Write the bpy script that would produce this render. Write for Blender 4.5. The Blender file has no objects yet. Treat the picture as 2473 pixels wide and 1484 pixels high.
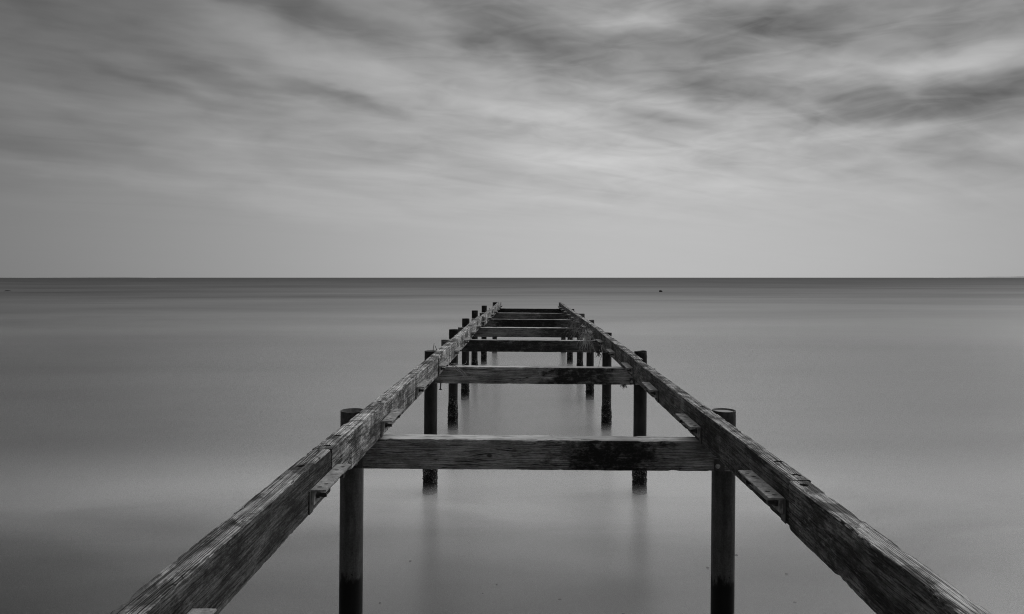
import bpy, bmesh, math, random
from mathutils import Vector, noise, Matrix

random.seed(7)
S = bpy.context.scene
COL = S.collection
CAM_H = 2.8                      # eye height above the mean water level
F = 1649.0                       # focal length in pixels of a 2473 px wide frame (24 mm)

# ------------------------------------------------------------------ helpers
def tag(o, label=None, cat=None, group=None, kind=None):
    for k, v in (('label', label), ('category', cat), ('group', group), ('kind', kind)):
        if v:
            o[k] = v
    return o

def mesh_obj(name, verts, faces, mat, parent=None, smooth=True, loc=None):
    me = bpy.data.meshes.new(name)
    me.from_pydata(verts, [], faces)
    me.update()
    if mat is not None:
        me.materials.append(mat)
    if smooth:
        me.polygons.foreach_set('use_smooth', [True] * len(me.polygons))
    o = bpy.data.objects.new(name, me)
    COL.objects.link(o)
    if parent is not None:
        o.parent = parent
    if loc is not None:
        o.location = loc
    return o

def empty(name, loc=(0, 0, 0)):
    o = bpy.data.objects.new(name, None)
    o.location = loc
    COL.objects.link(o)
    return o

class NT:
    """small node-tree builder"""
    def __init__(self, tree):
        self.t = tree
        self.n = tree.nodes
        self.l = tree.links
    def node(self, typ, **kw):
        nd = self.n.new(typ)
        for k, v in kw.items():
            setattr(nd, k, v)
        return nd
    def put(self, sock, v):
        if v is None:
            return
        if hasattr(v, 'is_output') or isinstance(v, bpy.types.NodeSocket):
            self.l.new(v, sock)
        else:
            sock.default_value = v
    def m(self, op, a, b=None, c=None, clamp=False):
        nd = self.node('ShaderNodeMath', operation=op, use_clamp=clamp)
        self.put(nd.inputs[0], a)
        self.put(nd.inputs[1], b)
        self.put(nd.inputs[2], c)
        return nd.outputs[0]
    def vm(self, op, a, b=None, out=0):
        nd = self.node('ShaderNodeVectorMath', operation=op)
        self.put(nd.inputs[0], a)
        self.put(nd.inputs[1], b)
        return nd.outputs['Value'] if op in ('LENGTH', 'DOT_PRODUCT', 'DISTANCE') else nd.outputs[0]
    def scale(self, v, vec, off=(0, 0, 0)):
        nd = self.node('ShaderNodeMapping', vector_type='POINT')
        self.put(nd.inputs['Vector'], v)
        nd.inputs['Scale'].default_value = vec
        nd.inputs['Location'].default_value = off
        return nd.outputs[0]
    def noise(self, v, scale=1.0, detail=4.0, rough=0.55, dist=0.0):
        nd = self.node('ShaderNodeTexNoise', noise_dimensions='3D')
        self.put(nd.inputs['Vector'], v)
        nd.inputs['Scale'].default_value = scale
        nd.inputs['Detail'].default_value = detail
        nd.inputs['Roughness'].default_value = rough
        nd.inputs['Distortion'].default_value = dist
        return nd.outputs[0]
    def rng(self, v, a, b, c=0.0, d=1.0, smooth=True):
        nd = self.node('ShaderNodeMapRange', interpolation_type='SMOOTHSTEP' if smooth else 'LINEAR')
        self.put(nd.inputs['Value'], v)
        for k, x in (('From Min', a), ('From Max', b), ('To Min', c), ('To Max', d)):
            self.put(nd.inputs[k], x)
        return nd.outputs[0]
    def mix(self, f, a, b):
        nd = self.node('ShaderNodeMix', data_type='FLOAT')
        self.put(nd.inputs[0], f)
        self.put(nd.inputs[2], a)
        self.put(nd.inputs[3], b)
        return nd.outputs[0]
    def xyz(self, v):
        nd = self.node('ShaderNodeSeparateXYZ')
        self.put(nd.inputs[0], v)
        return nd.outputs
    def cxyz(self, x, y, z=0.0):
        nd = self.node('ShaderNodeCombineXYZ')
        for i, q in enumerate((x, y, z)):
            self.put(nd.inputs[i], q)
        return nd.outputs[0]

def new_mat(name):
    m = bpy.data.materials.new(name)
    m.use_nodes = True
    m.node_tree.nodes.clear()
    T = NT(m.node_tree)
    out = T.node('ShaderNodeOutputMaterial')
    return m, T, out

def principled(T, out, col, rough, spec=0.3, bump=None, bdist=0.002, bstr=1.0, metallic=0.0):
    p = T.node('ShaderNodeBsdfPrincipled')
    g = T.cxyz(col, col, col) if not isinstance(col, (int, float)) else None
    if g is None:
        p.inputs['Base Color'].default_value = (col, col, col, 1)
    else:
        T.put(p.inputs['Base Color'], g)
    T.put(p.inputs['Roughness'], rough)
    p.inputs['Specular IOR Level'].default_value = spec
    p.inputs['Metallic'].default_value = metallic
    if bump is not None:
        b = T.node('ShaderNodeBump')
        b.inputs['Distance'].default_value = bdist
        b.inputs['Strength'].default_value = bstr
        T.put(b.inputs['Height'], bump)
        T.put(p.inputs['Normal'], b.outputs[0])
    T.l.new(p.outputs[0], out.inputs['Surface'])
    return p

# ------------------------------------------------------------------ materials
def wood(name, axis, stain=None, knot=None, tone=1.0, seed=0.0, top_tone=1.0, drip_amt=1.0, band_amt=1.0):
    """weathered softwood; axis = direction of the grain ('X' or 'Y')"""
    m, T, out = new_mat(name)
    co = T.node('ShaderNodeTexCoord').outputs['Object']
    geo = T.node('ShaderNodeNewGeometry')
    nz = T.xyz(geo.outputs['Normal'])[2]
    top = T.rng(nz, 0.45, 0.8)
    x, y, z = T.xyz(co)
    al, ac = (y, x) if axis == 'Y' else (x, y)
    if knot:
        kx, kz = knot
        dx = T.m('SUBTRACT', x, kx)
        dz = T.m('SUBTRACT', z, kz)
        ex = T.m('POWER', 2.718, T.m('MULTIPLY', T.m('MULTIPLY', dx, dx), -70.0))
        ez = T.m('POWER', 2.718, T.m('MULTIPLY', T.m('ABSOLUTE', dz), -16.0))
        push = T.m('MULTIPLY', T.m('MULTIPLY', ex, ez), T.m('MULTIPLY', T.m('SIGN', dz), 0.034))
        zz = T.m('SUBTRACT', z, push)
    else:
        zz = z
    g = T.cxyz(T.m('ADD', al, seed * 3.7), T.m('ADD', ac, seed), zz)
    wob = T.noise(T.scale(g, (1.0, 9, 9)), 1.0, 2.0)
    wv = T.m('MULTIPLY', T.m('SUBTRACT', wob, 0.5), 0.016)
    g2 = T.vm('ADD', g, T.cxyz(0.0, wv, wv))
    hi = 1.0 if axis == 'Y' else 1.35
    fine = T.noise(T.scale(g2, (5.0, 150 * hi, 150 * hi)), 1.0, 3.0, 0.65)
    mid = T.noise(T.scale(g2, (3.4, 60 * hi, 60 * hi), (7, 3, 1)), 1.0, 4.0, 0.65)
    speck = T.noise(T.scale(g, (45, 170, 170)), 1.0, 3.0, 0.7)
    blot = T.noise(T.scale(g, (4.0, 9, 9)), 1.0, 6.0, 0.68)
    blot2 = T.noise(T.scale(g, (1.1, 3, 3), (5, 2, 9)), 1.0, 4.0, 0.6)
    grain = T.m('ADD', T.m('MULTIPLY', fine, 0.55), T.m('MULTIPLY', mid, 0.45))
    grain = T.m('ADD', grain, T.m('MULTIPLY', T.m('SUBTRACT', speck, 0.5), 0.36))
    gr = T.rng(grain, 0.40, 0.60)
    # top face: bleached silver ridges with top light put into the tone, dark patches where boards used to lie
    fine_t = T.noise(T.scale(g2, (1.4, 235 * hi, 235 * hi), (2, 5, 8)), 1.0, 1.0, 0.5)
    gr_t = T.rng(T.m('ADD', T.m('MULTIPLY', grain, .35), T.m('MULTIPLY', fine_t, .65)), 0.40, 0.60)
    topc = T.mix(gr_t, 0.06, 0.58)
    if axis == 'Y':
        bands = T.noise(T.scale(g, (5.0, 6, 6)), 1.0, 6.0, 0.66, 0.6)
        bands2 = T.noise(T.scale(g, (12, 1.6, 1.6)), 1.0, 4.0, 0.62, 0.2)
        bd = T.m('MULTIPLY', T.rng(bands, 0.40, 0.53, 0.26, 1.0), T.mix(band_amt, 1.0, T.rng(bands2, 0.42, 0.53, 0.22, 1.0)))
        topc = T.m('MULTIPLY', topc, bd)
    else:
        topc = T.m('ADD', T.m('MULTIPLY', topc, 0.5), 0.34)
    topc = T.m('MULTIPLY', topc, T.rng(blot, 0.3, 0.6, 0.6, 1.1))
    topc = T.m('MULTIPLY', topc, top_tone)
    crack = T.rng(T.m('ABSOLUTE', T.m('SUBTRACT', T.noise(T.scale(g2, (.8, 26, 26), (9, 4, 6)), 1.0, 3.0, 0.6), 0.5)), 0.004, 0.016, 0.16, 1.0)
    topc = T.m('MULTIPLY', topc, crack)
    # side faces: darker, shade mixed into the tone, with run-off streaks and algae blotches
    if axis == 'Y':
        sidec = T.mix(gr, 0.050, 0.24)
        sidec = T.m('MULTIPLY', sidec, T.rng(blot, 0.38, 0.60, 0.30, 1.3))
        drip = T.noise(T.scale(g, (17, 3, 1.5)), 1.0, 5.0, 0.7, 0.5)
        sidec = T.m('MULTIPLY', sidec, T.mix(drip_amt, 1.0, T.rng(drip, 0.38, 0.58, 0.34, 1.25)))
        pale = T.rng(T.noise(T.scale(g, (22, 70, 70), (3, 1, 4)), 1.0, 5.0, 0.78), 0.54, 0.70)
        sidec = T.m('ADD', sidec, T.m('MULTIPLY', pale, 0.20))
    else:
        ring = T.m('SINE', T.m('ADD', T.m('MULTIPLY', zz, 420.0), T.m('MULTIPLY', wob, 26.0)))
        sidec = T.m('MULTIPLY', T.mix(gr, 0.15, 0.34), T.rng(ring, -1.0, -.2, .66, 1.0))
        sidec = T.m('MULTIPLY', sidec, T.rng(blot, 0.34, 0.60, 0.62, 1.12))
    sidec = T.m('MULTIPLY', sidec, T.rng(blot2, 0.36, 0.62, 0.6, 1.2))
    sidec = T.m('MULTIPLY', T.m('MULTIPLY', sidec, crack), tone)
    if stain:
        # mould growing over the lower, wetter part of the timber
        blotch = T.m('MULTIPLY', T.m('SUBTRACT', T.noise(T.scale(co, (7, 7, 13)), 1.0, 8.0, 0.76), 0.5), 2.9)
        mk = None
        for (a, b, dk) in stain:
            win = T.m('MULTIPLY', T.rng(x, a - 0.28, a + 0.38), T.rng(x, b - 0.3, b + 0.4, 1.0, 0.0))
            q = T.m('MULTIPLY', T.rng(T.m('ADD', T.m('MULTIPLY', win, 1.12), blotch), 0.38, 1.15), T.m('MULTIPLY', T.rng(win, 0.0, 0.15), dk))
            mk = q if mk is None else T.m('MAXIMUM', mk, q)
        tip = T.mix(T.rng(T.noise(T.scale(co, (55, 55, 75)), 1.0, 4.0, 0.7), 0.5, 0.75), 0.012, 0.06)
        sidec = T.mix(mk, sidec, tip)
        topc = T.mix(T.m('MULTIPLY', mk, 0.45), topc, 0.08)
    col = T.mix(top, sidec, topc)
    if knot:
        r = T.m('SQRT', T.m('ADD', T.m('MULTIPLY', dx, dx), T.m('MULTIPLY', T.m('MULTIPLY', dz, dz), 2.0)))
        col = T.m('MULTIPLY', col, T.rng(r, 0.012, 0.026, 0.22, 1.0))
    hgt = T.m('ADD', T.m('MULTIPLY', grain, 1.0), T.m('MULTIPLY', speck, 0.35))
    principled(T, out, col, 0.85, 0.2, hgt, 0.006, 0.9)
    return m

def steel(name, base, var, rough=0.6, tide=None, barn=False, rust=0.0, spec=0.35, scuff=False):
    m, T, out = new_mat(name)
    co = T.node('ShaderNodeTexCoord').outputs['Object']
    z = T.xyz(co)[2]
    n = T.noise(T.scale(co, (9, 9, 5)), 1.0, 5.0, 0.65)
    fine = T.noise(co, 90.0, 4.0, 0.7)
    col = T.mix(T.rng(n, 0.35, 0.65), base, base + var)
    col = T.m('MULTIPLY', col, T.rng(fine, 0.3, 0.7, 0.75, 1.25))
    if rust:
        r = T.rng(T.noise(co, 22.0, 5.0, 0.7), 0.5, 0.68)
        col = T.mix(T.m('MULTIPLY', r, rust), col, base * 0.35)
        col = T.m('ADD', col, T.m('MULTIPLY', T.rng(T.noise(T.scale(co, (1, 1, 1), (3, 3, 3)), 55.0, 4.0, 0.7), 0.6, 0.72), 0.18))
    if scuff:
        sc = T.noise(T.scale(co, (26, 26, 2.2)), 1.0, 5.0, 0.7)
        col = T.m('MULTIPLY', col, T.rng(sc, .35, .65, .78, 1.25))
        col = T.m('ADD', col, T.m('MULTIPLY', T.rng(T.noise(T.scale(co, (30, 30, 12), (3, 1, 2)), 1.0, 4.0, 0.7), .64, .72), .05))
    if tide is not None:
        e = T.m('ADD', z, T.m('MULTIPLY', T.m('SUBTRACT', T.noise(T.scale(co, (14, 14, 5)), 1.0, 6.0, 0.7), 0.5), 0.42))
        wet = T.rng(e, tide - 0.05, tide + 0.03, 1.0, 0.0)
        spots = T.m('MULTIPLY', T.rng(T.noise(T.scale(co, (42, 42, 30)), 1.0, 3.0, 0.5), 0.64, 0.68), T.rng(z, tide, tide + 0.35, 0.8, 0.0))
        col = T.mix(T.m('MAXIMUM', wet, spots), col, 0.005)
    if barn:
        v = T.node('ShaderNodeTexVoronoi', feature='F1')
        T.put(v.inputs['Vector'], co)
        v.inputs['Scale'].default_value = 55.0
        low = T.rng(T.m('ADD', z, T.m('MULTIPLY', T.m('SUBTRACT', n, 0.5), 0.4)), 0.50, 0.72, 1.0, 0.0)
        sh = T.rng(v.outputs['Distance'], 0.1, 0.5, 0.30, 0.012)
        sh = T.m('MULTIPLY', sh, T.rng(T.noise(co, 7.0, 4.0, 0.7), 0.40, 0.66, 0.12, 1.5))
        col = T.mix(low, col, sh)
        bumpv = T.m('MULTIPLY', v.outputs['Distance'], T.m('MULTIPLY', low, -1.0))
        principled(T, out, col, 0.7, 0.25, bumpv, 0.012, 0.8)
    else:
        principled(T, out, col, rough, spec, fine, 0.0012, 0.5)
    return m

def plain(name, col, rough=0.8, scale=30.0, spec=0.25, amp=0.4):
    m, T, out = new_mat(name)
    co = T.node('ShaderNodeTexCoord').outputs['Object']
    n = T.noise(co, scale, 4.0, 0.65)
    c = T.m('MULTIPLY', T.rng(n, 0.3, 0.7, 1.0 - amp, 1.0 + amp), col)
    principled(T, out, c, rough, spec, n, 0.002, 0.5)
    return m

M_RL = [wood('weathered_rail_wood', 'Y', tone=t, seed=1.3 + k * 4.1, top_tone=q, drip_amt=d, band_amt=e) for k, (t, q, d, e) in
        enumerate([(.42, .78, .25, .3), (1.35, 1.35, .7, .75), (2.2, 1.55, .9, 1), (2.2, 1.5, .9, 1), (2.0, 1.5, .9, 1), (1.8, 1.4, .9, 1)])]  # light from the right painted into the brighter far side tones
M_RR = [wood('weathered_shaded_rail_wood', 'Y', tone=t, seed=28.1 + k * 3.7, top_tone=q, drip_amt=.3, band_amt=e) for k, (t, q, e) in
        enumerate([(.72, 1.0, .2), (.6, 1.0, .45), (.62, 1.2, .9), (.7, 1.45, 1), (.7, 1.4, 1), (.7, 1.3, 1)])]  # same timber, its shaded inner face put into a lower side tone
M_IRON = steel('rusty_iron', 0.19, 0.20, 0.8, rust=0.8, spec=0.15)
M_BOLT = steel('bolt_iron', 0.03, 0.03, 0.6)
M_PILE = steel('painted_pile_steel', 0.050, 0.022, 0.55, tide=0.63, spec=0.15, scuff=True)
M_PILE_B = steel('barnacled_pile_steel', 0.012, 0.012, 0.6, barn=True)
M_STRAW = plain('dry_straw', 0.40, 0.8, 8.0)
M_WEED = plain('dry_dark_weed', 0.045, 0.9, 14.0)
M_STONE = plain('wet_stone', 0.06, 0.6, 9.0)
M_FLOAT = plain('dark_float_paint', 0.02, 0.5, 6.0)
M_COAST = plain('far_shore_land', 0.34, 0.9, 0.004, amp=.12)
M_COAST2 = plain('far_hazed_shore_land', 0.68, 0.9, 0.004, amp=.06)  # distance haze mixed into the land colour

# ------------------------------------------------------------------ geometry generators
def timber(name, axis, L0, L1, cen0, cen1, w, z0, z1, mat, parent, step=0.03, chip=0.010, seed=0.0,
           bev=0.005, warp=0.0015, holes=(), cut=None):
    """squared timber with worn arrises; runs along axis from L0 to L1; cen0/cen1 = lateral centre at both ends"""
    n = max(2, int((L1 - L0) / step))
    hw = w / 2
    zc, hz = (z0 + z1) / 2, (z1 - z0) / 2
    prof = []                                   # (u, v, corner weight)
    def edge(a, b, k):
        for i in range(k):
            t = i / k
            prof.append((a[0] + (b[0] - a[0]) * t, a[1] + (b[1] - a[1]) * t, 1.0 if i == 0 else 0.0))
    c = [(-hw + bev, hz), (hw - bev, hz), (hw, hz - bev), (hw, -hz + bev), (hw - bev, -hz), (-hw + bev, -hz), (-hw, -hz + bev), (-hw, hz - bev)]
    ks = [5, 1, 8, 1, 4, 1, 8, 1]
    for i in range(8):
        edge(c[i], c[(i + 1) % 8], ks[i])
    for i in range(len(prof)):                  # weight of both ends of every bevel
        u, v, _ = prof[i]
        near_corner = (abs(abs(u) - hw) < bev * 1.01 and abs(abs(v) - hz) < bev * 1.01)
        prof[i] = (u, v, 1.0 if near_corner else 0.0)
    P = len(prof)
    vs, fs = [], []
    for i in range(n + 1):
        s = L0 + (L1 - L0) * i / n
        cc = cen0 + (cen1 - cen0) * i / n
        for (u, v, cw) in prof:
            p3 = Vector((s * 3.0 + seed * 17.3, u * 14 + seed, v * 14))
            d = noise.noise(p3 * 1.7) * warp + noise.noise(Vector((s * 22 + seed, u * 20, v * 20))) * warp * 0.6
            uu, vv = u + d * (1 if abs(u) > hw * 0.9 else 0) * (1 if u > 0 else -1), v + d * (1 if abs(v) > hz * 0.9 else 0) * (1 if v > 0 else -1)
            if cw:
                su, sv = (1 if u > 0 else -1), (1 if v > 0 else -1)
                q = noise.noise(Vector((s * 9.0 + seed * 31, su * 7.7, sv * 3.3))) + 0.55 * noise.noise(Vector((s * 37.0 + seed, su * 5.1, sv * 2.3)))
                k = max(0.0, q - 0.2) * chip * 1.9 + 0.0012 * abs(noise.noise(Vector((s * 120, su, sv + seed))))
                uu -= su * k
                vv -= sv * k * 0.8
            if cut:                              # rebate: (s0, s1, side, v below which the face is set back, depth)
                a, b, side, vb, dp = cut
                if a <= s <= b and u * side > hw * 0.9 and vv < vb - zc:
                    uu -= side * dp
            lat = cc + uu
            zz = zc + vv
            vs.append((lat, s, zz) if axis == 'Y' else (s, lat, zz))
    flip = axis == 'Y'
    for i in range(n):
        for j in range(P):
            a, b = i * P + j, i * P + (j + 1) % P
            q = (a, b, b + P, a + P)
            fs.append(q if not flip else q[::-1])
    for i, rev in ((0, True), (n, False)):
        base = len(vs)
        vs += [vs[i * P + j] for j in range(P)]
        f = tuple(range(base, base + P))
        fs.append(f if (rev ^ flip) else f[::-1])
    o = mesh_obj(name, vs, fs, mat, parent)
    bm = bmesh.new()
    bm.from_mesh(o.data)
    bmesh.ops.recalc_face_normals(bm, faces=bm.faces)
    bm.to_mesh(o.data)
    bm.free()
    if holes:
        cutter_v, cutter_f = [], []
        for (s, lat, r, depth) in holes:
            K = 20
            b0 = len(cutter_v)
            for zz in (z1 - depth, z1 + 0.05):
                for k in range(K):
                    a = 2 * math.pi * k / K
                    rr = r * (1 + 0.12 * noise.noise(Vector((math.cos(a) * 2, math.sin(a) * 2, s))))
                    cutter_v.append((lat + rr * math.cos(a), s + rr * math.sin(a), zz) if axis == 'Y' else (s + rr * math.cos(a), lat + rr * math.sin(a), zz))
            cutter_f.append(tuple(b0 + k for k in range(K))[::-1])
            cutter_f.append(tuple(b0 + K + k for k in range(K)))
            for k in range(K):
                k2 = (k + 1) % K
                cutter_f.append((b0 + k, b0 + k2, b0 + K + k2, b0 + K + k))
        boolean(o, cutter_v, cutter_f)
    return o

def boolean(o, cv, cf):
    c = mesh_obj('cutter', cv, cf, None, o.parent, smooth=False)
    bm = bmesh.new()
    bm.from_mesh(o.data)
    bmesh.ops.remove_doubles(bm, verts=bm.verts, dist=1e-6)
    bmesh.ops.recalc_face_normals(bm, faces=bm.faces)
    bm.to_mesh(o.data)
    bm.free()
    md = o.modifiers.new('b', 'BOOLEAN')
    md.operation = 'DIFFERENCE'
    md.solver = 'EXACT'
    md.object = c
    dg = bpy.context.evaluated_depsgraph_get()
    me = bpy.data.meshes.new_from_object(o.evaluated_get(dg))
    o.modifiers.clear()
    old = o.data
    if len(me.polygons) > 10:
        o.data = me
        bpy.data.meshes.remove(old)
        o.data.polygons.foreach_set('use_smooth', [False] * len(o.data.polygons))
    bpy.data.objects.remove(c)

def tube(pts, radii, K=6):
    """open polyline -> tube verts/faces"""
    vs, fs = [], []
    up = Vector((0.13, 0.37, 0.92)).normalized()
    for i, p in enumerate(pts):
        p = Vector(p)
        d = (Vector(pts[min(i + 1, len(pts) - 1)]) - Vector(pts[max(i - 1, 0)])).normalized()
        a = d.cross(up)
        if a.length < 1e-4:
            a = d.cross(Vector((1, 0, 0)))
        a.normalize()
        b = d.cross(a)
        r = radii[i] if isinstance(radii, (list, tuple)) else radii
        for k in range(K):
            t = 2 * math.pi * k / K
            vs.append(tuple(p + a * (r * math.cos(t)) + b * (r * math.sin(t))))
    for i in range(len(pts) - 1):
        for k in range(K):
            k2 = (k + 1) % K
            fs.append((i * K + k, i * K + k2, (i + 1) * K + k2, (i + 1) * K + k))
    fs.append(tuple(range(K))[::-1])
    e = (len(pts) - 1) * K
    fs.append(tuple(range(e, e + K)))
    return vs, fs

def join(parts):
    V, Fc = [], []
    for v, f in parts:
        b = len(V)
        V += v
        Fc += [tuple(i + b for i in q) for q in f]
    return V, Fc

def box(x0, x1, y0, y1, z0, z1):
    v = [(x, y, z) for x in (x0, x1) for y in (y0, y1) for z in (z0, z1)]
    f = [(0, 1, 3, 2), (4, 6, 7, 5), (0, 4, 5, 1), (2, 3, 7, 6), (0, 2, 6, 4), (1, 5, 7, 3)]
    return v, f

# ------------------------------------------------------------------ the pier
H = lambda h: -h                                  # pier-local z: 0 is eye level
pier = empty('pier', (0, 0, CAM_H))
pier.rotation_euler = (0, 0.0078, 0)              # the old frame has settled a little to one side
tag(pier, 'derelict pier frame without deck: long timber rails on crossbeams and steel piles', 'pier')

RT, RB = 0.908, 1.1335
L = [(-1.0, 3.583, -1.012, -1.012, .100), (3.600, 7.795, -1.010, -.985, .105), (7.803, 12.0, -.978, -.975, .110),
     (12.01, 15.9, -.985, -1.0, .110), (15.915, 19.3, -.937, -.925, .110), (19.315, 25.7, -.905, -.885, .105)]
R = [(-1.0, 3.093, 1.188, 1.203, .092), (3.102, 7.640, 1.218, 1.222, .088), (7.652, 12.0, 1.235, 1.268, .098),
     (12.012, 15.6, 1.285, 1.283, .098), (15.612, 19.5, 1.275, 1.270, .098), (19.512, 25.4, 1.266, 1.263, .098)]
LH = {0: [(3.26, -1.064, .019, .12)], 1: [(3.67, -1.058, .021, .007), (3.895, -1.064, .021, .006), (4.96, -1.05, .018, .10)]}
RH = {0: [(3.03, 1.245, .019, .12)], 1: [(3.176, 1.268, .021, .005), (3.41, 1.270, .021, .006), (4.86, 1.268, .018, .10)]}
for i, (a, b, i0, i1, w) in enumerate(L):
    dz = 0.003 * math.sin(i * 2.1)
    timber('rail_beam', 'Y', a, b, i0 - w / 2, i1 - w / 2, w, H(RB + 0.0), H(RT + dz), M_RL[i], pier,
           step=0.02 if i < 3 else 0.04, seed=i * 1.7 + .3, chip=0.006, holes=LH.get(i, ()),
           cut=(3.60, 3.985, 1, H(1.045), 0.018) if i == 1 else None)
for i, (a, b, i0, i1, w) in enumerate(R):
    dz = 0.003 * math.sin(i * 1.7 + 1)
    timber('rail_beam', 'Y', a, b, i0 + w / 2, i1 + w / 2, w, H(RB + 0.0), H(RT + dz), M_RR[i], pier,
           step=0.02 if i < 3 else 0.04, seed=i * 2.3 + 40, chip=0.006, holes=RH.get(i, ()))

BY = [4.79, 8.66, 12.39, 15.46, 18.6, 21.9, 25.1]
BL = [-1.30, -1.38, -1.51, -1.509, -1.45, -1.4476, -1.318]
BR = [1.58, 1.66, 1.62, 1.60, 1.895, 1.92, 1.82]
STAIN = [[(.13, .98, 1.0), (-1.4, -1.02, .55)], [(.10, 1.12, .97)], [(-1.3, .78, .9)], [(.25, 1.3, .75)], [(-.9, 1.0, .97)],
         [(.3, 1.5, .6)], [(-1.3, 1.8, .95)]]
TONE = [1.0, 1.2, .6, .75, .5, .7, .4]
LBL = ['crossbeam with a dark mould stain over its right half and one round knot', None, None, None, None, None, None]
for i in range(7):
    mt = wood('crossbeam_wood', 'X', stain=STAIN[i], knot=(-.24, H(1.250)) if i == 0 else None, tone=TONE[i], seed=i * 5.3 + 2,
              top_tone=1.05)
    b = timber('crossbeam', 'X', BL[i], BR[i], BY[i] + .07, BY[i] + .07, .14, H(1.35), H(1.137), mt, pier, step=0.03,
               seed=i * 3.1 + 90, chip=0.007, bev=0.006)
    if LBL[i]:
        b['label'] = LBL[i]
    # bolted plates where the beam meets its piles
    for xx in (1.372, -1.165):
        v, f = box(xx - .036, xx + .036, BY[i] - .008, BY[i] + .001, H(1.345), H(1.262))
        pl = mesh_obj('bolt_plate', v, f, M_BOLT, pier, smooth=False)
        v1, f1 = tube([(xx - .012, BY[i] - .010, H(1.31)), (xx - .012, BY[i] - .013, H(1.31))], [.017, .017], 16)
        v2, f2 = tube([(xx - .012, BY[i] - .013, H(1.31)), (xx - .012, BY[i] - .026, H(1.31))], [.010, .009], 6)
        mesh_obj('bolt', *join([(v1, f1), (v2, f2)]), M_IRON, pl, smooth=False)

PY = [5.02, 8.89, 12.62, 15.69, 18.83, 22.13, 25.33]
PL = [-1.262, -1.215, -1.313, -1.354, -1.377, -1.315, -1.11]
PR = [1.470, 1.511, 1.525, 1.51, 1.53, 1.475, 1.44]
PLT = [.985, .965, .968, .952, .918, .919, .924]
PRT = [.963, .95, 1.008, 1.15, 1.15, 1.15, 1.15]

def pile(x, y, htop, idx, side):
    r0, wall, K = .0845, .009, 56
    zt, zb = H(htop), -CAM_H - 0.5
    rows = 130
    vs, fs = [], []
    b0 = -CAM_H + 0.52                            # barnacles start here
    for i in range(rows + 1):
        zz = zt + (zb - zt) * i / rows
        for k in range(K):
            a = 2 * math.pi * k / K
            r = r0
            if idx > 0:
                dpt = (b0 + 0.25 * noise.noise(Vector((math.cos(a) * 1.3 + idx * 9 + side * 4, math.sin(a) * 1.3, zz * 1.5)))) - zz
                m_ = max(0.0, min(1.0, dpt / 0.12))
                p = Vector((math.cos(a) * 6 + idx * 3.3, math.sin(a) * 6 + side * 8.1, zz * 26))
                r += m_ * (0.007 + 0.014 * max(-.4, noise.noise(p * 1.3)) + 0.010 * noise.noise(p * 3.1))
            if idx == 1 and side > 0 and i < 3:      # dented rim
                r -= 0.004 * math.cos(2 * a + .6)
            zz2 = zz
            if idx == 1 and side > 0 and i == 0:
                zz2 = zz + 0.008 * math.sin(2 * a)
            vs.append((r * math.cos(a), r * math.sin(a), zz2))
    for i in range(rows):
        for k in range(K):
            k2 = (k + 1) % K
            fs.append((i * K + k, (i + 1) * K + k, (i + 1) * K + k2, i * K + k2))
    # rim and hollow inside
    ri = r0 - wall
    base = len(vs)
    for (r, z) in ((r0, zt), (ri, zt + .0005), (ri, zt - 0.25)):
        for k in range(K):
            a = 2 * math.pi * k / K
            rr = r - (0.004 * math.cos(2 * a + .6) if idx == 1 and side > 0 else 0)
            vs.append((rr * math.cos(a), rr * math.sin(a), z + (0.008 * math.sin(2 * a) if idx == 1 and side > 0 else 0)))
    for i in range(2):
        for k in range(K):
            k2 = (k + 1) % K
            fs.append((base + i * K + k, base + (i + 1) * K + k2 if False else base + i * K + k2, base + (i + 1) * K + k2, base + (i + 1) * K + k))
    fs.append(tuple(base + 2 * K + k for k in range(K)))
    o = mesh_obj('pile', vs, fs, M_PILE if idx == 0 else M_PILE_B, pier, loc=(x, y, 0))
    return o

# object coordinates of the pile materials count from eye level: shift them so that 0 is the water
for mt in (M_PILE, M_PILE_B):
    nt = NT(mt.node_tree)
    tc = next(n for n in mt.node_tree.nodes if n.type == 'TEX_COORD')
    links = [(l.to_socket) for l in tc.outputs['Object'].links]
    add = nt.node('ShaderNodeVectorMath', operation='ADD')
    add.inputs[1].default_value = (0, 0, CAM_H)
    for s in links:
        nt.l.new(add.outputs[0], s)
    nt.l.new(tc.outputs['Object'], add.inputs[0])

piles = {}
for i in range(7):
    piles[(i, -1)] = pile(PL[i], PY[i], PLT[i], i, -1)
    piles[(i, 1)] = pile(PR[i], PY[i], PRT[i], i, 1)

# rain water standing in the near right pile, silt in the second left one
m, T, out = new_mat('still_rain_water')
principled(T, out, 0.05, 0.03, 1.0)
M_RAIN = m
def disc(r, z, K=32):
    return [(r * math.cos(2 * math.pi * k / K), r * math.sin(2 * math.pi * k / K), z) for k in range(K)], [tuple(range(K))]
v, f = disc(.0758, H(PRT[0] + .006))
mesh_obj('rainwater', v, f, M_RAIN, piles[(0, 1)], smooth=False)
v, f = disc(.0758, H(PLT[1] + .004))
mesh_obj('silt', v, f, M_WEED, piles[(1, -1)], smooth=False)

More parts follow.
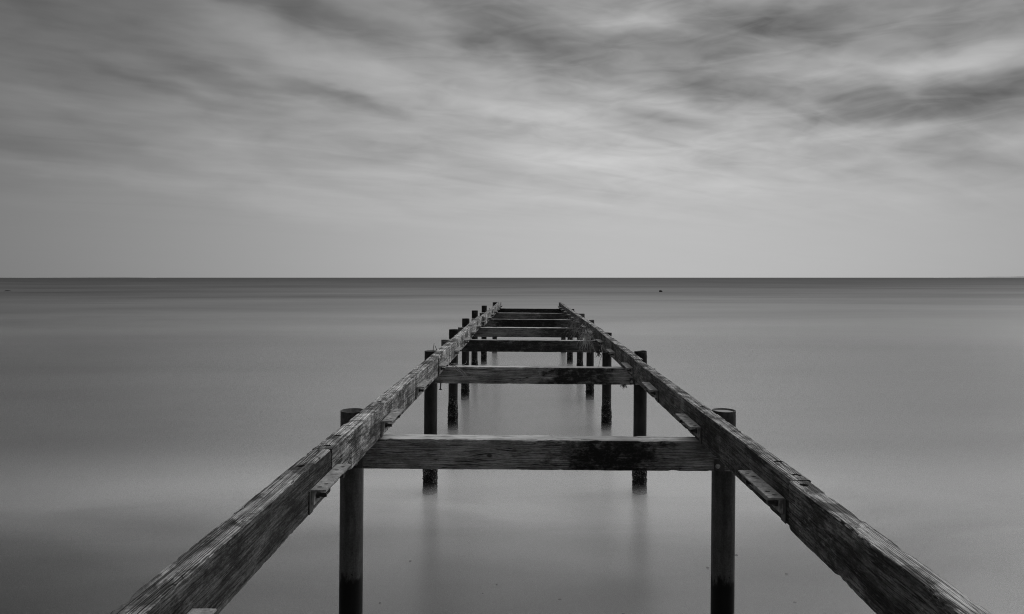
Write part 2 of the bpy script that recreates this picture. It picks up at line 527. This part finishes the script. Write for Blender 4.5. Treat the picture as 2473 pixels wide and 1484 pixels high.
# angle-iron brackets that once held the joists
def bracket_mesh():
    Lb, wd, th, hgt = .46, .075, .009, .075
    vs, fs = box(0, wd, 0, Lb, -th, 0)
    o = mesh_obj('bracket', vs, fs, M_IRON, None, smooth=False)
    cv, cf = [], []
    for (px, py) in ((.030, .045), (.046, .095), (.030, .340), (.046, .400)):
        K, b0 = 16, len(cv)
        for zz in (-.03, .03):
            for k in range(K):
                a = 2 * math.pi * k / K
                cv.append((px + .013 * math.cos(a), py + .010 * math.sin(a), zz))
        cf.append(tuple(b0 + k for k in range(K))[::-1])
        cf.append(tuple(b0 + K + k for k in range(K)))
        for k in range(K):
            k2 = (k + 1) % K
            cf.append((b0 + k, b0 + k2, b0 + K + k2, b0 + K + k))
    boolean(o, cv, cf)
    bm = bmesh.new()
    bm.from_mesh(o.data)
    for bx in (box(0, .016, 0.004, Lb - .004, -hgt, -th - .0005), ):
        vv = [bm.verts.new(p) for p in bx[0]]
        for q in bx[1]:
            bm.faces.new([vv[k] for k in q])
    bmesh.ops.bevel(bm, geom=[e for e in bm.edges if e.is_manifold and e.calc_face_angle(0) > 1.2 and e.calc_length() > 0.05], offset=0.0015, segments=1, affect='EDGES')
    bmesh.ops.recalc_face_normals(bm, faces=bm.faces)
    bm.to_mesh(o.data)
    bm.free()
    return o

proto = bracket_mesh()
def bolt_mesh(y):
    a = tube([(.017, y, -.040), (.030, y, -.040)], [.019, .018], 6)
    b = tube([(.030, y, -.040), (.062, y, -.041)], [.011, .0105], 10)
    return join([a, b])
proto_bolts = []
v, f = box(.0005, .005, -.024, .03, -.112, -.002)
proto_bolts.append(mesh_obj('gap_shadow_plate', v, f, M_BOLT, proto, smooth=False))  # thin dark strip added for the shadow in the gap beside the flange
for yy in (.055, .37):
    v, f = bolt_mesh(yy)
    proto_bolts.append(mesh_obj('bolt', v, f, M_BOLT, proto, smooth=False))
mir = proto.data.copy()
bm = bmesh.new(); bm.from_mesh(mir)
bmesh.ops.scale(bm, vec=(-1, 1, 1), verts=bm.verts)
bmesh.ops.reverse_faces(bm, faces=bm.faces)
bm.to_mesh(mir); bm.free()

def lerp_inner(tab, y):
    for (a, b, i0, i1, w) in tab:
        if y <= b:
            return i0 + (i1 - i0) * (y - a) / (b - a)
    return tab[-1][3]

def put_bracket(side, y, h, first=False):
    o = proto if first else proto.copy()
    if not first:
        COL.objects.link(o)
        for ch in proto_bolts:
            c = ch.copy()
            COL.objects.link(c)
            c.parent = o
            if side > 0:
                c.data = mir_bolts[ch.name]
    o.parent = pier
    if side > 0:
        o.data = mir
    tab = L if side < 0 else R
    ins = lerp_inner(tab, y + .23)
    o.location = (ins + .001 if side < 0 else ins - .001, y, H(h))
    o.rotation_euler = (random.uniform(-.006, .006), 0, random.uniform(-.008, .008) if y > 6 else 0)
    return o
mir_bolts = {}
for ch in proto_bolts:
    d = ch.data.copy()
    bm = bmesh.new(); bm.from_mesh(d)
    bmesh.ops.scale(bm, vec=(-1, 1, 1), verts=bm.verts)
    bmesh.ops.reverse_faces(bm, faces=bm.faces)
    bm.to_mesh(d); bm.free()
    mir_bolts[ch.name] = d
BYL = [3.24, 1.63, 4.80, 6.27, 7.80, 9.43, 11.0, 12.6, 14.1, 15.65, 17.2, 18.75, 20.3, 21.8, 23.2, 24.5]
for k, y in enumerate(BYL):
    put_bracket(-1, y, 1.016 + random.uniform(-.004, .004), first=(k == 0))
for k, y in enumerate([3.18, 4.70, 6.22, 7.77, 9.40, 10.95, 12.7, 14.2, 15.75, 17.3, 18.8, 20.3, 21.8, 23.2, 24.4]):
    put_bracket(1, y, 1.016 + random.uniform(-.004, .004))

# a loose bolt hanging under the second crossbeam
a = tube([(-1.060, 8.69, H(1.33)), (-1.066, 8.69, H(1.425))], [.0085, .0085], 8)
b = tube([(-1.066, 8.69, H(1.425)), (-1.0665, 8.69, H(1.436))], [.021, .018], 6)
mesh_obj('bolt', *join([a, b]), M_BOLT, pier, smooth=False)

# ------------------------------------------------------------------ wind-blown straw and weed caught on the frame
W = lambda x, y, h: Vector((x, y, CAM_H - h - x * 0.0078))
def strand(p0, dirv, n, seg, curl, droop, r, rnd):
    pts, p, d = [p0], p0.copy(), dirv.normalized()
    ax = Vector((rnd.uniform(-1, 1), rnd.uniform(-1, 1), rnd.uniform(-1, 1)))
    for _ in range(n):
        d = (d + ax * curl + Vector((rnd.gauss(0, .12), rnd.gauss(0, .12), rnd.gauss(0, .12) - droop))).normalized()
        p = p + d * seg
        pts.append(p.copy())
    rs = [r * (1 - 0.7 * i / n) for i in range(n + 1)]
    return tube(pts, rs, 4)

def tangle(name, label, c, spread, count, lens, mat, rnd_seed, r=.0035, droop=.14, down=-1.0, side=-.3, group=None):
    rnd = random.Random(rnd_seed)
    parts = []
    for _ in range(count):
        p0 = c + Vector((rnd.gauss(0, spread[0]), rnd.gauss(0, spread[1]), rnd.gauss(0, spread[2])))
        d = Vector((rnd.gauss(side, .45), rnd.gauss(-.15, .2), rnd.gauss(down, .35)))
        n = rnd.randint(5, 9)
        parts.append(strand(p0, d, n, rnd.uniform(*lens) / n, rnd.uniform(-.28, .28), droop, r * rnd.uniform(.6, 1.3), rnd))
    # a matted core so that the clump holds together
    for _ in range(int(count * .8)):
        p0 = c + Vector((rnd.gauss(0, spread[0] * .7), rnd.gauss(0, spread[1] * .7), rnd.gauss(0, spread[2])))
        d = Vector((rnd.gauss(0, 1), rnd.gauss(0, .5), rnd.gauss(-.3, .8)))
        parts.append(strand(p0, d, 6, rnd.uniform(*lens) / 6 * .8, rnd.uniform(-.7, .7), .05, r * .8, rnd))
    v, f = join(parts)
    o = mesh_obj(name, v, f, mat)
    return tag(o, label, 'dry weed', group)

tangle('dry_straw', 'pale tangle of dry straw hanging in front of the third crossbeam by the right rail', W(1.12, 12.33, 1.03), (.05, .02, .06), 62, (.12, .36), M_STRAW, 11, group='straw caught on the pier')
tangle('dry_straw', 'greyish ragged straw clump hanging on the fourth crossbeam, the farther of two clumps', W(1.14, 15.35, 1.05), (.06, .03, .09), 64, (.15, .38), plain('grey_straw', .2, .8, 8.0), 23, group='straw caught on the pier', side=-.6)
tangle('dry_straw', 'thin pale straw stalks sticking out over the second crossbeam at the left rail', W(-.90, 8.60, 1.10), (.02, .02, .012), 7, (.12, .26), M_STRAW, 37, r=.0030, droop=.05, down=-.25, side=.8, group='straw caught on the pier')
tangle('seaweed_clump', 'small dark weed clump dangling below the third crossbeam by the right rail', W(1.33, 12.36, 1.35), (.02, .01, .03), 26, (.05, .12), M_WEED, 41, r=.004, side=-.1)
tangle('seaweed_clump', 'tiny dark weed scrap under the right end of the second crossbeam', W(1.25, 8.64, 1.35), (.018, .01, .008), 16, (.03, .06), M_WEED, 43, r=.004)
rnd = random.Random(5)
v, f = tube([W(1.40, 12.34, 1.33), W(1.385, 12.34, 1.41), W(1.355, 12.33, 1.48), W(1.335, 12.33, 1.56), W(1.315, 12.33, 1.66)], [.004, .0035, .003, .003, .002], 5)
tag(mesh_obj('dry_stalk', v, f, M_WEED), 'thin bent dark stalk dangling over the water beside the third right pile', 'stalk')
v, f = tube([W(1.385, 12.30, 1.20), W(1.375, 12.30, 1.27), W(1.40, 12.30, 1.35)], [.003, .006, .002], 5)
tag(mesh_obj('dry_leaf', v, f, M_STRAW), 'pale narrow leaf blade hanging beside the third crossbeam at the right rail', 'leaf')
v, f = tube([W(-1.197, 8.89, .965), W(-1.192, 8.89, .915), W(-1.183, 8.89, .865)], [.0045, .004, .003], 5)
tag(mesh_obj('twig', v, f, M_WEED), 'taller upright twig standing on the top of the second left pile', 'twig', 'twigs on the pile top')
v, f = tube([W(-1.145, 8.89, .965), W(-1.158, 8.89, .93), W(-1.172, 8.89, .895)], [.0045, .004, .003], 5)
tag(mesh_obj('twig', v, f, M_WEED), 'shorter twig leaning left on the second left pile, next to the rail', 'twig', 'twigs on the pile top')

# ------------------------------------------------------------------ water
def ramp(nd, stops):
    e = nd.color_ramp
    e.interpolation = 'LINEAR'
    e.elements[0].position, e.elements[1].position = stops[0][0] / 4, stops[-1][0] / 4
    e.elements[0].color = (stops[0][1],) * 3 + (1,)
    e.elements[1].color = (stops[-1][1],) * 3 + (1,)
    for p, c in stops[1:-1]:
        q = e.elements.new(p / 4)
        q.color = (c, c, c, 1)

def water_mat(name, alpha=None):
    m, T, out = new_mat(name)
    pos = T.node('ShaderNodeNewGeometry').outputs['Position']
    x, y, z = T.xyz(pos)
    # silt-laden, foaming shallows near the shore; darker, deeper, wind-roughened water outside
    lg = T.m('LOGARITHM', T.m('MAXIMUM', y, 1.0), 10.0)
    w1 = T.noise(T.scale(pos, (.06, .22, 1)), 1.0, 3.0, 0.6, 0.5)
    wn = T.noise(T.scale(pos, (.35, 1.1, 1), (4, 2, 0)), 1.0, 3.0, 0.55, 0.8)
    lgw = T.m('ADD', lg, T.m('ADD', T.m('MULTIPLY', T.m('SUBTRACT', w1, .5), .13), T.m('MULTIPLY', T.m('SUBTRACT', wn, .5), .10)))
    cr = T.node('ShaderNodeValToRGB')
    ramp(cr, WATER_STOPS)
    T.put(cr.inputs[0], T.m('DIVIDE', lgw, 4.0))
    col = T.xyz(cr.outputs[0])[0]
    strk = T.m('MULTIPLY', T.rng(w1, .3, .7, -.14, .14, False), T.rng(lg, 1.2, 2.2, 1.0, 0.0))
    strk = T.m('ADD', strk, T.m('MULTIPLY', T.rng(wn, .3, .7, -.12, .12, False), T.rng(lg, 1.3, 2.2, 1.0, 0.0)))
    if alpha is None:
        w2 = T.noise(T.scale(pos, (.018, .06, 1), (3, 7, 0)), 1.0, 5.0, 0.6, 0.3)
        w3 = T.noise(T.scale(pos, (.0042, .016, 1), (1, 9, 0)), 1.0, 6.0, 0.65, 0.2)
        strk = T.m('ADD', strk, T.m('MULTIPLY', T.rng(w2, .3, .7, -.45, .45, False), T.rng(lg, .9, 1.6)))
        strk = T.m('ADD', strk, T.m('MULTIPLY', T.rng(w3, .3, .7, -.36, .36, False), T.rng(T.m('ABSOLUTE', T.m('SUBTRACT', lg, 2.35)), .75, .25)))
    # lens vignette painted into the water colour: dims towards both sides
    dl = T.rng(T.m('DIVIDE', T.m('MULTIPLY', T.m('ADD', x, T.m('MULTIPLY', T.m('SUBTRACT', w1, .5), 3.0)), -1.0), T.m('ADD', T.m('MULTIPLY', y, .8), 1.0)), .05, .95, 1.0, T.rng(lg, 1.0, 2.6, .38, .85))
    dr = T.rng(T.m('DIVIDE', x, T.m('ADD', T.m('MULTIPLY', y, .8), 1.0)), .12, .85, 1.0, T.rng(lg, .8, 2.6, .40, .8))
    vignette = T.m('MULTIPLY', dl, dr)
    col = T.m('MULTIPLY', col, T.m('MULTIPLY', T.m('ADD', strk, 1.0), vignette))
    dif = T.node('ShaderNodeBsdfDiffuse')
    T.put(dif.inputs['Color'], T.cxyz(col, col, col))
    gl = T.node('ShaderNodeBsdfGlossy')
    T.put(gl.inputs['Roughness'], T.rng(lg, .9, 2.0, .28, .30))
    gl.inputs['Color'].default_value = (.95, .95, .95, 1)
    mx = T.node('ShaderNodeMixShader')
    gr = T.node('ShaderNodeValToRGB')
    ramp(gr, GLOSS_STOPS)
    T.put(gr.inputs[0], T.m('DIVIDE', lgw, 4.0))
    T.put(mx.inputs[0], T.m('MULTIPLY', T.xyz(gr.outputs[0])[0], T.mix(.6, 1.0, vignette)))
    T.l.new(dif.outputs[0], mx.inputs[1])
    T.l.new(gl.outputs[0], mx.inputs[2])
    res = mx.outputs[0]
    if alpha is not None:
        tr = T.node('ShaderNodeBsdfTransparent')
        m2 = T.node('ShaderNodeMixShader')
        fade = T.m('MULTIPLY', T.rng(T.m('ABSOLUTE', x), 12.0, 34.0, 1.0, 0.0), T.rng(y, 14.0, 48.0, 1.0, 0.0))
        T.put(m2.inputs[0], T.m('MULTIPLY', fade, alpha))
        T.l.new(tr.outputs[0], m2.inputs[1])
        T.l.new(res, m2.inputs[2])
        res = m2.outputs[0]
    T.l.new(res, out.inputs['Surface'])
    return m

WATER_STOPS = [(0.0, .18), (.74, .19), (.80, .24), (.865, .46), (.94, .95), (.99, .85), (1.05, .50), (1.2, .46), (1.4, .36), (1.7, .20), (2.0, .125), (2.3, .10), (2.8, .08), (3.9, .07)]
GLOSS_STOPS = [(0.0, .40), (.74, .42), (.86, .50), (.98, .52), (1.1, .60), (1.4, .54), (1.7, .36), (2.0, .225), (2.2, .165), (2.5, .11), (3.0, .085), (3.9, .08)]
# the mean swell: thin coats of turbid water above an opaque body
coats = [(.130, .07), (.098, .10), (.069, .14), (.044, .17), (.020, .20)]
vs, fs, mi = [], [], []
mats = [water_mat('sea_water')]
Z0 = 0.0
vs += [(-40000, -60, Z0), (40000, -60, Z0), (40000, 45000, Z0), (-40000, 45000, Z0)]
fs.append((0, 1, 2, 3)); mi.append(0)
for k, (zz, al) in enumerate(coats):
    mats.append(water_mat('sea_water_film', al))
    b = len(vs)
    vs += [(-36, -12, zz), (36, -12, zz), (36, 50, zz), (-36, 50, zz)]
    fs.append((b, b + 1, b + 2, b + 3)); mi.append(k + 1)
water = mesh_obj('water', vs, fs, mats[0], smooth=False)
for mm in mats[1:]:
    water.data.materials.append(mm)
water.data.polygons.foreach_set('material_index', mi)
tag(water, 'calm pale grey sea smoothed to a soft sheen', None, kind='structure')

# stones just under the surface at the shore
rnd = random.Random(3)
parts = []
for k in range(16):
    px = rnd.uniform(-1.3, 2.6) if k < 13 else rnd.uniform(-5, 6)
    py = rnd.choice((rnd.uniform(5.2, 6.0), rnd.uniform(5.5, 7.0)))
    r = rnd.uniform(.006, .016)
    cz = rnd.uniform(-.008, .008)
    U, Vn = 8, 5
    v, f = [], []
    for i in range(Vn + 1):
        t = math.pi * i / Vn
        for j in range(U):
            a = 2 * math.pi * j / U
            q = 1 + .35 * noise.noise(Vector((math.cos(a) * 1.3 + k * 3, math.sin(a) * 1.3, i * .6)))
            v.append((px + r * 1.5 * q * math.sin(t) * math.cos(a), py + r * q * math.sin(t) * math.sin(a), cz + r * .7 * q * math.cos(t)))
    for i in range(Vn):
        for j in range(U):
            j2 = (j + 1) % U
            f.append((i * U + j, (i + 1) * U + j, (i + 1) * U + j2, i * U + j2))
    parts.append((v, f))
st = mesh_obj('pebbles', *join(parts), M_STONE)
tag(st, 'dark pebbles showing faintly through the shallow water under the pier', None, kind='stuff')

# far-off float and low rock
def lump(name, c, sx, sy, sz, mat, seed):
    U, Vn = 16, 10
    v, f = [], []
    for i in range(Vn + 1):
        t = math.pi * i / Vn
        for j in range(U):
            a = 2 * math.pi * j / U
            q = 1 + .3 * noise.noise(Vector((math.cos(a) * math.sin(t) * 1.6 + seed, math.sin(a) * math.sin(t) * 1.6, math.cos(t) * 1.6)))
            v.append((c[0] + sx * q * math.sin(t) * math.cos(a) + (.25 * sx * (1 - math.cos(t)) if seed == 2 else 0), c[1] + sy * q * math.sin(t) * math.sin(a), c[2] + sz * q * math.cos(t)))
    for i in range(Vn):
        for j in range(U):
            j2 = (j + 1) % U
            f.append((i * U + j, (i + 1) * U + j, (i + 1) * U + j2, i * U + j2))
    return mesh_obj(name, v, f, mat)
d = CAM_H * F / 34.5
o = lump('rock', ((1595 - 1268) / F * d, d, .02), .33, .33, .36, M_FLOAT, 2)
tag(o, 'small dark rock tip standing out of the open water right of the pier end', 'rock')
d = CAM_H * F / 32.6
o = lump('rock', ((19 - 1268) / F * d, d, -.02), .75, .5, .20, M_FLOAT, 9)
tag(o, 'low flat dark rock barely breaking the water at the far left', 'rock')

# ------------------------------------------------------------------ distant coast
def coast(name, px0, px1, D, prof, mat, label):
    n = 160
    vs, fs = [], []
    for i in range(n + 1):
        t = i / n
        px = px0 + (px1 - px0) * t
        x = (px - 1268) / F * D
        h = prof(t) * D / F * (1 + .12 * noise.noise(Vector((t * 23, 1, 2))) + .08 * noise.noise(Vector((t * 90, 4, 2)))) + CAM_H
        q_ = x / D
        vs += [(x, D, -3.0), (x + q_ * 30, D + 30, h), (x + q_ * 520, D + 500, h * 1.02), (x + q_ * 950, D + 900, -3.0)]   # the shore runs away from the eye
    for i in range(n):
        for k in range(3):
            a = i * 4 + k
            fs.append((a, a + 4, a + 5, a + 1))
    o = mesh_obj(name, vs, fs, mat, smooth=False)
    return tag(o, label, None, kind='structure')
coast('coast', -420, 378, 7000.0, lambda t: 1.7 * min(1, (1 - t) * 22) * (.75 + .25 * math.sin(t * 17)) - .0, M_COAST, 'low dark strip of far coast on the left horizon')
coast('coast', 2255, 3000, 12000.0, lambda t: .5 + 9.0 * t * (1 - .3 * t), M_COAST2, 'faint pale rise of far coast on the right horizon')

# ------------------------------------------------------------------ sky
SUN_AZ, SUN_EL = math.radians(62), math.radians(40)      # to the right of the pier, veiled by cloud
world = bpy.data.worlds.new('World')
S.world = world
world.use_nodes = True
world.node_tree.nodes.clear()
T = NT(world.node_tree)
outw = T.node('ShaderNodeOutputWorld')
dirv = T.node('ShaderNodeTexCoord').outputs['Generated']
x, y, z = T.xyz(dirv)
zc = T.m('MAXIMUM', z, 0.0)
az = T.m('ARCTAN2', x, y)
el = T.m('ARCSINE', zc)
pl = T.m('ADD', zc, 0.07)
u, v = T.m('DIVIDE', x, pl), T.m('DIVIDE', y, pl)
planar = T.cxyz(u, v, 0.0)
rot = T.node('ShaderNodeMapping', vector_type='POINT')
T.put(rot.inputs['Vector'], planar)
rot.inputs['Rotation'].default_value = (0, 0, math.radians(-34))
pr = rot.outputs[0]
n1 = T.noise(T.scale(pr, (.32, 1.25, 1), (2.1, .6, 0)), 1.0, 2.0, 0.5, 0.5)
n2 = T.noise(T.scale(pr, (.9, 3.6, 1), (7.1, 3.6, 0)), 1.0, 4.0, 0.5, 0.7)
ae = T.cxyz(az, el, 0.0)
n3 = T.noise(T.scale(ae, (4.6, 15, 1), (1.2, .4, 0)), 1.0, 3.0, 0.5, 0.7)
n4 = T.noise(T.scale(ae, (11, 46, 1), (4.2, 7.4, 0)), 1.0, 3.0, 0.55, 0.9)
# soft streaked cloud masses placed by azimuth / elevation
wn = T.node('ShaderNodeTexNoise')
T.put(wn.inputs['Vector'], T.scale(T.cxyz(az, el, 0.0), (5, 13, 1)))
wn.inputs['Scale'].default_value = 1.0
wn.inputs['Detail'].default_value = 4.0
wn.inputs['Roughness'].default_value = 0.55
warp = T.vm('MULTIPLY', T.vm('SUBTRACT', wn.outputs['Color'], (.5, .5, .5)), (.19, .075, 0))
q = T.vm('ADD', T.cxyz(az, el, 0.0), warp)
CLOUDS = [  # px, py, half length, half width, tilt (deg, + falls to the right), strength
    (1120, 12, 170, 60, 25, -.30), (1450, 115, 380, 70, 8, -.36), (1280, 150, 220, 40, 15, -.2), (640, 8, 150, 36, 15, -.30), (180, 60, 420, 100, 8, -.13),
    (900, 85, 240, 32, 20, -.20), (1760, 55, 230, 65, 12, -.28), (1960, 52, 230, 66, 0, -.42), (2200, 95, 130, 36, -10, -.28),
    (2060, 212, 300, 50, 8, -.36), (2340, 228, 210, 55, 0, -.48), (2160, 292, 220, 22, 3, -.28), (2370, 330, 140, 36, -10, -.25),
    (2200, 420, 240, 40, 0, -.14), (350, 190, 150, 16, 8, -.22), (650, 206, 190, 20, 8, -.26), (830, 226, 140, 16, 14, -.22),
    (110, 335, 300, 70, 5, -.18), (390, 110, 220, 55, 15, -.17), (50, 175, 240, 65, 10, -.16), (850, 345, 340, 34, 8, -.10),
    (1680, 190, 160, 34, 8, -.16), (1200, 330, 260, 24, 5, -.07),
    (540, 155, 140, 36, 10, .16), (720, 105, 320, 45, 18, .20), (1500, 35, 110, 24, 0, .36), (1130, 185, 340, 45, 12, .16), (2000, 168, 150, 28, 0, .20),
    (2390, 125, 190, 32, -5, .26), (2150, 190, 60, 45, -60, .18), (750, 232, 90, 12, 5, .20), (1330, 268, 340, 16, 8, .14),
    (560, 398, 200, 20, 18, .12), (520, 470, 420, 24, 8, .11), (2330, 372, 230, 14, 0, .13), (1700, 330, 300, 30, 4, .06),
    (120, 400, 220, 12, 12, .10), (1000, 490, 200, 16, 8, .05)]
acc = None
for (px, py, a, b, tl, s) in CLOUDS:
    sx, sy = (px - 1268) / F, (671 - py) / F
    A = math.atan(sx)
    E = math.atan(sy * math.cos(A))
    mp = T.node('ShaderNodeMapping', vector_type='TEXTURE')
    T.put(mp.inputs['Vector'], q)
    mp.inputs['Location'].default_value = (A, E, 0)
    mp.inputs['Rotation'].default_value = (0, 0, math.radians(-tl))
    mp.inputs['Scale'].default_value = (a / F, b / F * .95, 1)
    ln = T.vm('LENGTH', mp.outputs[0])
    g = T.rng(ln, 0.0, 1.75, s, 0.0)
    acc = g if acc is None else T.m('ADD', acc, g)
# veil of light round the hidden sun, brightest low over the sea ahead
da = T.m('SUBTRACT', az, math.radians(10.5))
glow = T.m('POWER', 2.718, T.m('MULTIPLY', T.m('MULTIPLY', da, da), -1 / (2 * math.radians(33) ** 2)))
elev = T.rng(el, math.radians(6), math.radians(27), 1.0, .66)
base = T.m('MULTIPLY', T.m('ADD', T.m('MULTIPLY', glow, .44), .058), elev)
base = T.m('ADD', base, T.m('MULTIPLY', T.rng(el, .45, 1.1), .50))       # unseen zenith brightened as added fill light
det = T.m('ADD', T.m('MULTIPLY', T.m('SUBTRACT', n1, .5), T.rng(az, -.5, .3, .42, .72)), T.m('MULTIPLY', T.m('SUBTRACT', n2, .5), T.rng(az, -.5, .2, .38, .55)))
det = T.m('ADD', det, T.m('MULTIPLY', T.m('SUBTRACT', n3, .5), .58))
det = T.m('ADD', det, T.m('MULTIPLY', T.m('SUBTRACT', n4, .5), T.rng(az, -.5, .35, .24, .55)))
det = T.m('MULTIPLY', det, T.rng(el, math.radians(2.5), math.radians(12.5), .03, 1.0))
L_ = T.m('MULTIPLY', base, T.m('MAXIMUM', T.m('ADD', T.m('ADD', 1.0, det), acc), .25))
sky = T.node('ShaderNodeTexSky', sky_type='NISHITA')
sky.sun_disc = False
sky.sun_elevation = SUN_EL
sky.sun_rotation = SUN_AZ
bw = T.node('ShaderNodeRGBToBW')
T.l.new(sky.outputs[0], bw.inputs[0])
L_ = T.m('ADD', T.m('MULTIPLY', L_, 9.6), T.m('MULTIPLY', bw.outputs[0], 0.03))
bg = T.node('ShaderNodeBackground')
T.put(bg.inputs['Color'], T.cxyz(L_, L_, L_))
bg.inputs['Strength'].default_value = 0.1
T.l.new(bg.outputs[0], outw.inputs['Surface'])

sd = bpy.data.lights.new('sun', 'SUN')
sd.energy = 1.4
sd.angle = math.radians(60)
sd.color = (1.0, 0.998, 0.995)
so = bpy.data.objects.new('sun', sd)
COL.objects.link(so)
dvec = Vector((math.sin(SUN_AZ) * math.cos(SUN_EL), math.cos(SUN_AZ) * math.cos(SUN_EL), math.sin(SUN_EL)))
so.rotation_euler = (-dvec).to_track_quat('-Z', 'Y').to_euler()

# ------------------------------------------------------------------ camera
cd = bpy.data.cameras.new('camera')
cd.sensor_width = 36.0
cd.lens = 36.0 * F / 2473.0
cd.shift_x = (1236.5 - 1268) / 2473.0
cd.shift_y = -(742 - 671) / 2473.0
cd.clip_start = 0.05
cd.clip_end = 100000.0
co_ = bpy.data.objects.new('camera', cd)
co_.location = (0, 0, CAM_H)
co_.rotation_euler = (math.radians(90), 0, 0)
COL.objects.link(co_)
S.camera = co_

S.view_settings.view_transform = 'Standard'
S.view_settings.look = 'None'
S.view_settings.exposure = 0.0
S.view_settings.gamma = 1.0
S.cycles.use_denoising = True
S.cycles.denoising_prefilter = 'NONE'
S.cycles.denoising_input_passes = 'RGB_ALBEDO_NORMAL'
S.cycles.use_adaptive_sampling = False
S.cycles.transparent_max_bounces = 32
S.cycles.filter_width = 1.05
S.cycles.max_bounces = 3
S.cycles.diffuse_bounces = 2
S.cycles.glossy_bounces = 2
